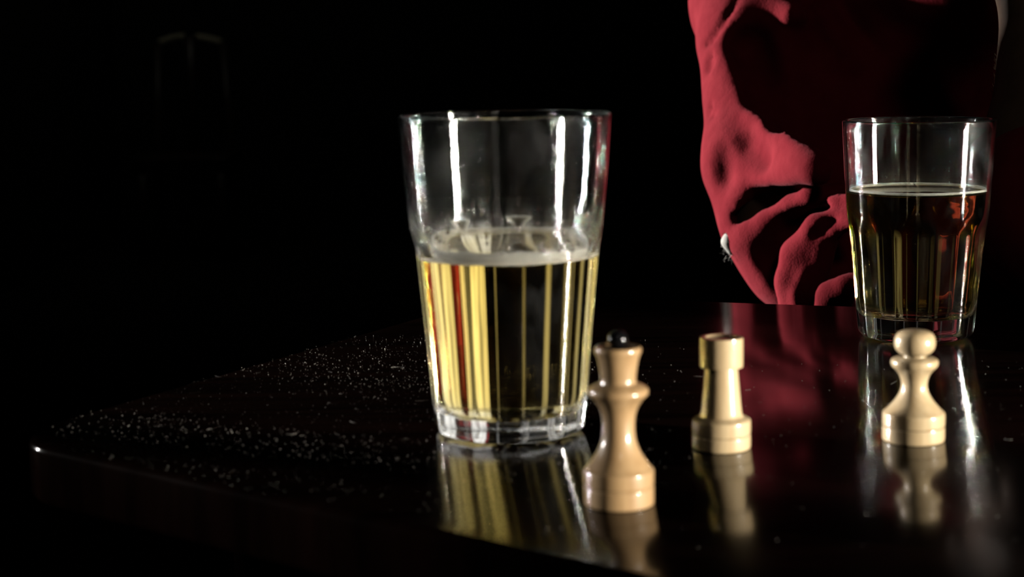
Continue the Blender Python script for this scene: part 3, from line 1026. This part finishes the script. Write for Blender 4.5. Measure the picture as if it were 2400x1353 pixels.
# big drape of cloth over the upper arm, its face turned to the window
S.tri(at(1708, 130, 1.53), at(1712, 425, 1.46), at(1914, 398, 1.330), 0.0105, 0.012)
S.tri(at(1712, 425, 1.46), at(1748, 470, 1.43), at(1745, 525, 1.45), 0.010, 0.02)
S.chain([at(1708, 130, 1.53), at(1782, 272, 1.44), at(1850, 350, 1.385), at(1914, 398, 1.330)], [0.013, 0.010, 0.009, 0.0115], 0.008)
# hollow under the drape
S.chain([at(1746, 508, 1.425), at(1800, 486, 1.410), at(1850, 466, 1.392), at(1940, 438, 1.37)], [0.009, 0.012, 0.012, 0.012], 0.010, True)
# roll of cloth below the hollow
S.chain([at(1738, 570, 1.425), at(1800, 522, 1.405), at(1860, 486, 1.385), at(1905, 462, 1.37), at(2010, 440, 1.365)], [0.010, 0.010, 0.010, 0.009, 0.007], 0.006)
S.chain([at(1905, 492, 1.370), at(1960, 474, 1.352), at(2020, 458, 1.335)], [0.006, 0.005, 0.005], 0.006)
# second hollow
S.chain([at(1790, 610, 1.39), at(1850, 550, 1.375), at(1930, 507, 1.36)], [0.014, 0.016, 0.010], 0.008, True)
S.chain([at(1790, 610, 1.39), at(1812, 690, 1.385), at(1830, 760, 1.385)], [0.015, 0.016, 0.016], 0.008, True)
# hanging folds at the cuff side
S.chain([at(1858, 760, 1.370), at(1850, 660, 1.370), at(1868, 595, 1.370), at(1915, 532, 1.355), at(2000, 508, 1.335)], [0.010, 0.0115, 0.012, 0.010, 0.008], 0.006)
S.chain([at(1872, 760, 1.357), at(1868, 690, 1.357), at(1882, 640, 1.355)], [0.006, 0.006, 0.004], 0.004)
S.tri(at(1872, 600, 1.372), at(1935, 565, 1.352), at(1890, 740, 1.37), 0.010, 0.010)
S.chain([at(1912, 552, 1.345), at(1950, 541, 1.338), at(2010, 535, 1.335)], [0.005, 0.010, 0.008], 0.004, True)
S.chain([at(1932, 556, 1.350), at(1960, 540, 1.342), at(2020, 514, 1.325)], [0.006, 0.005, 0.005], 0.005)
S.chain([at(1925, 760, 1.335), at(1944, 690, 1.33), at(1985, 668, 1.32), at(2060, 640, 1.31)], [0.009, 0.008, 0.006, 0.006], 0.006)
S.tri(at(1945, 692, 1.332), at(1985, 674, 1.322), at(1960, 760, 1.335), 0.008, 0.01)
# long stretch folds over the upper arm and chest
for a, b, r in (((1850, 105, 1.50), (2080, 330, 1.475), 0.010), ((1930, 40, 1.50), (2130, 280, 1.475), 0.010),
                ((2030, 0, 1.50), (2240, 300, 1.48), 0.012), ((2120, 60, 1.50), (2230, 240, 1.48), 0.010)):
    S.cone(at(*a), at(*b), r, r * 0.8, 0.02)
S.tri(at(1745, -25, 1.54), at(1858, 32, 1.485), at(1770, 5, 1.55), 0.010, 0.015)
S.chain([at(1758, 105, 1.490), at(1808, 205, 1.445), at(1860, 272, 1.405), at(1915, 325, 1.365)], [0.017, 0.020, 0.017, 0.012], 0.012, True)
# shoulder seam
seam = [S.hit(*p) for p in ((1734, -30), (1724, 2), (1710, 30), (1694, 55), (1678, 82), (1668, 98), (1656, 106))]
S.chain(seam, [0.0026] * 7, 0.003, True)
for p in (((1670, 133), (1655, 158)), ((1676, 146), (1662, 166)), ((1672, 252), (1662, 268)), ((1676, 262), (1668, 276))):
    q = [S.hit(*k) for k in p]
    S.cone(q[0], q[1], 0.0020, 0.0030, 0.004, True)
for p in (((1690, 360), (1694, 415)), ((1745, 335), (1785, 375))):
    q = [S.hit(*k, dig=-0.0078) for k in p]
    S.cone(q[0], q[1], 0.0085, 0.0085, 0.010, True)
# left sleeve pushed up to the elbow, elbow on the table
S.chain([L_SH, L_SH.lerp(L_EL, 0.6), L_EL, L_EL.lerp(L_WR, 0.10)], [0.070, 0.060, 0.052, 0.052], 0.03)
S.chain([L_EL.lerp(L_WR, 0.12), L_EL.lerp(L_WR, 0.18)], [0.050, 0.048], 0.006)
# hood lying round the neck
for k in range(18):
    a0, a1 = math.pi * 2 * k / 18, math.pi * 2 * (k + 1) / 18
    p0 = NECK + Vector((0.080 * math.cos(a0), -0.01 + 0.085 * math.sin(a0), 0.0 + 0.035 * math.sin(a0)))
    p1 = NECK + Vector((0.080 * math.cos(a1), -0.01 + 0.085 * math.sin(a1), 0.0 + 0.035 * math.sin(a1)))
    S.cone(p0, p1, 0.030, 0.030, 0.025)
S.cone(NECK + Vector((0, 0.0, -0.05)), NECK + Vector((0.0, -0.02, 0.0)), 0.095, 0.085, 0.03)
shirt = link('sweatshirt', S.mesh('sweatshirt', 3), M['fabric'], body)
shirt['label'] = 'loose red fleece sweatshirt with bunched sleeves'

# white lining pushed out at the worn elbow
rnd = random.Random(21)
v, f = [], []
LP = at(1711, 566, 1.430)
for i in range(260):
    d = Vector((rnd.gauss(-0.5, 0.6), rnd.gauss(0, 0.6), rnd.gauss(-0.1, 0.8))).normalized()
    p = LP + Vector((rnd.gauss(0, 0.0022), rnd.gauss(0, 0.0025), rnd.gauss(0, 0.0050)))
    q = p + d * rnd.uniform(0.002, 0.005) + Vector((0, 0, -0.001))
    tube_verts([p, (p + q) / 2 + Vector((rnd.uniform(-1, 1), rnd.uniform(-1, 1), rnd.uniform(-1, 1))) * 0.001, q], [0.00016, 0.00012, 0.00005], 3, v, f, False)
lint = link('lint_tuft', pydata('lint_tuft', v, f), M['lint'], shirt)
lint['kind'] = 'stuff'; lint['label'] = 'white fluffy lint at the elbow'
E = Field(LP - Vector((0.012, 0.012, 0.016)), LP + Vector((0.012, 0.012, 0.016)), 0.0008)
E.chain([LP + Vector((0.001, 0, 0.008)), LP, LP + Vector((0.0015, 0, -0.007))], [0.0036, 0.0068, 0.0044], 0.003)
link('elbow_lining', E.mesh('elbow_lining', 2), M['lint'], shirt)['label'] = 'white lining showing through the worn elbow'

# fair hair on the bare forearm
v, f = [], []
ax = (L_WR - L_EL).normalized()
s0 = ax.cross(Vector((0, 1, 0))).normalized(); s1 = ax.cross(s0)
for i in range(1500):
    t = rnd.uniform(0.22, 0.85); a = rnd.uniform(0, 2 * math.pi)
    rr = 0.0425 + (0.031 - 0.0425) * max(0, (t - 0.35) / 0.65)
    n = s0 * math.cos(a) + s1 * math.sin(a)
    p = L_EL.lerp(L_WR, t) + n * (rr - 0.001)
    d = (n * 0.7 + ax * 0.6 + s0 * rnd.uniform(-.4, .4) + s1 * rnd.uniform(-.4, .4)).normalized()
    L = rnd.uniform(0.002, 0.005)
    tube_verts([p, p + d * L * 0.5, p + (d + ax * 0.5).normalized() * L], [0.00009, 0.00007, 0.00003], 3, v, f, False)
ah = link('arm_hair', pydata('arm_hair', v, f), M['arm_hair'], body); ah['kind'] = 'stuff'

# hair and eyes
Hh = Field(HEAD - Vector((0.14, 0.14, 0.10)), HEAD + Vector((0.14, 0.14, 0.16)), 0.004)
Hh.ell(hp(0, -0.018, 0.032), (0.082, 0.100, 0.102), HR, 0.01)
Hh.ell(hp(0, 0.085, -0.035), (0.085, 0.085, 0.085), HR, 0.02, True)
Hh.ell(hp(0, 0.0, -0.13), (0.12, 0.16, 0.10), HR, 0.02, True)
link('hair', Hh.mesh('hair', 2), M['hair'], body)
for s in (-1, 1):
    me = lathe('eye', [(0, -0.0115)] + [(0.0115 * math.cos(t), 0.0115 * math.sin(t)) for t in [(-75 + 15 * k) * math.pi / 180 for k in range(11)]] + [(0, 0.0115)], 20)
    e = link('eye', me, M['eye'], body)
    e.location = hp(s * 0.031, 0.0695, 0.008)
    iris = link('iris', lathe('iris', [(0, 0), (0.0052, 0.0), (0.0052, 0.0006), (0, 0.0014)], 20), M['hair'], e)
    iris.location = fwd * 0.0112
    iris.rotation_euler = fwd.to_track_quat('Z', 'Y').to_euler()

# trousers, shoes
T = Field((0.14, 1.10, 0.02), (0.70, 2.0, 0.68), 0.008)
T.ell(HIP + Vector((0, 0, 0.0)), (0.165, 0.13, 0.085), None, 0.03)
KN = {-1: Vector((0.30, 1.36, 0.535)), 1: Vector((0.52, 1.34, 0.535))}
for s in (-1, 1):
    h0 = HIP + Vector((s * 0.085, 0, 0.0))
    ft = Vector((KN[s].x, KN[s].y + 0.03, 0.09))
    T.chain([h0, KN[s], ft], [0.085, 0.062, 0.046], 0.03)
tr = link('trousers', T.mesh('trousers', 2), M['denim'], body)
for s in (-1, 1):
    Sf = Field((KN[s].x - 0.08, KN[s].y - 0.24, -0.01), (KN[s].x + 0.08, KN[s].y + 0.14, 0.16), 0.006)
    fx = KN[s].x; fy = KN[s].y + 0.03
    Sf.chain([(fx, fy + 0.03, 0.050), (fx, fy - 0.08, 0.043), (fx, fy - 0.17, 0.034)], [0.042, 0.038, 0.030], 0.02)
    Sf.cone((fx, fy, 0.06), (fx, fy, 0.11), 0.045, 0.045, 0.02)
    link('shoe', Sf.mesh('shoe', 2), M['leather'], body)

# ------------------------------------------------------------------ stool under the person
st = empty('wooden_stool', (HIP.x, HIP.y, 0))
tag(st, 'round dark wooden stool that the person in red sits on', 'stool')
link('seat', lathe('seat', [(0, 0.425), (0.160, 0.425), (0.172, 0.432), (0.172, 0.446), (0.165, 0.452), (0, 0.452)], 48), M['dark_wood'], st)
for k in range(4):
    a = math.pi / 4 + k * math.pi / 2
    v, f = [], []
    tube_verts([Vector((0.175 * math.cos(a), 0.175 * math.sin(a), 0.0)), Vector((0.115 * math.cos(a), 0.115 * math.sin(a), 0.4255))], [0.015, 0.019], 14, v, f)
    link('leg', pydata('leg', v, f), M['dark_wood'], st)

# ------------------------------------------------------------------ chair lost in the dark behind
CY = 8.0
cc = at(446, 92, CY)
ch = empty('wooden_chair', (cc.x, CY, 0))
tag(ch, 'dim chair with an arched top rail coloured as if lit lost in the dark background', 'chair')
def bar(name, pts, r, mat, seg=10):
    v, f = [], []
    tube_verts([Vector(p) for p in pts], r, seg, v, f)
    return link(name, pydata(name, v, f), mat, ch)
zt = cc.z
def rail(x0, x1, z0, z1, z2):
    n = 10
    pts = []
    for k in range(n + 1):
        t = k / n
        pts.append((x0 + (x1 - x0) * t, 0.0, (1 - t) ** 2 * z0 + 2 * t * (1 - t) * z1 + t * t * z2))
    return pts
s8 = CY / F_PX
bar('top_rail', rail(-72 * s8, -14 * s8, zt - 6 * s8, zt + 6 * s8, zt + 8 * s8), 0.012, M['rail_wood'])
bar('top_rail', rail(14 * s8, 72 * s8, zt + 6 * s8, zt + 2 * s8, zt - 8 * s8), 0.013, M['rail_wood'])
bar('splat', [(0, 0, 0.47), (0, 0.01, 0.75), (0, 0, zt + 0.01)], [0.03, 0.022, 0.030], M['dark_wood'])
for s in (-1, 1):
    bar('back_post', [(s * 0.17, 0.02, 0.0), (s * 0.17, 0, 0.46), (s * 0.147, 0, zt - 8 * s8)], 0.016, M['dark_wood'])
    bar('leg', [(s * 0.18, -0.36, 0.0), (s * 0.17, -0.34, 0.45)], 0.017, M['dark_wood'])
link('seat', box_mesh('seat', -0.21, 0.21, -0.38, 0.02, 0.44, 0.475, 0.012), M['dark_wood'], ch)

# ------------------------------------------------------------------ dust and fibres on the table
rnd = random.Random(77)
poly = [Vector(p) for p in OUT]
def inside(x, y):
    c = False
    for i in range(len(poly)):
        a, b = poly[i - 1], poly[i]
        if (a.y > y) != (b.y > y) and x < (b.x - a.x) * (y - a.y) / (b.y - a.y) + a.x: c = not c
    return c
v, f = [], []
def fleck(x, y, r):
    b = len(v); a = rnd.uniform(0, 6.28); st_ = rnd.uniform(0.6, 2.0)
    for k in range(3):
        t = a + k * 2.1
        v.append((x + r * st_ * math.cos(t), y + r * math.sin(t), TZ + 0.00001))
    v.append((x, y, TZ + r * rnd.uniform(0.8, 1.6)))
    f.extend(((b, b + 1, b + 3), (b + 1, b + 2, b + 3), (b + 2, b, b + 3), (b, b + 2, b + 1)))
spots = [(rnd.uniform(-0.2, 0.05), rnd.uniform(0.74, 1.02), rnd.uniform(0.015, 0.05)) for _ in range(34)]
n = 0
while n < 5200:
    u = rnd.random()
    if u < 0.45:
        x, y = rnd.uniform(-0.22, 0.02), rnd.uniform(0.70, 1.10)
    elif u < 0.85:
        c = rnd.choice(spots); x, y = rnd.gauss(c[0], c[2]), rnd.gauss(c[1], c[2])
    else:
        x, y = rnd.uniform(-0.1, 0.42), rnd.uniform(0.6, 0.98)
    if inside(x, y):
        fleck(x, y, min(0.00030, 0.00004 + abs(rnd.gauss(0, 0.00007)))); n += 1
for k in range(46):                       # curled fibres and short scratches of lint
    x, y = (rnd.uniform(-0.18, 0.06), rnd.uniform(0.75, 1.1)) if k < 30 else (rnd.uniform(0, 0.4), rnd.uniform(0.66, 1.1))
    if not inside(x, y): continue
    a = rnd.uniform(0, 6.28); L = rnd.uniform(0.002, 0.010); cv = rnd.uniform(-2.5, 2.5)
    pts = []
    for j in range(7):
        pts.append(Vector((x, y, TZ + 0.00012)))
        x += L / 6 * math.cos(a); y += L / 6 * math.sin(a); a += cv / 6
    tube_verts(pts, 0.00004, 3, v, f, False)
du = link('table_dust', pydata('table_dust', v, f, False), M['dust'])
tag(du, 'pale specks of dust and short fibres scattered over the dark tabletop', 'dust', kind='stuff')
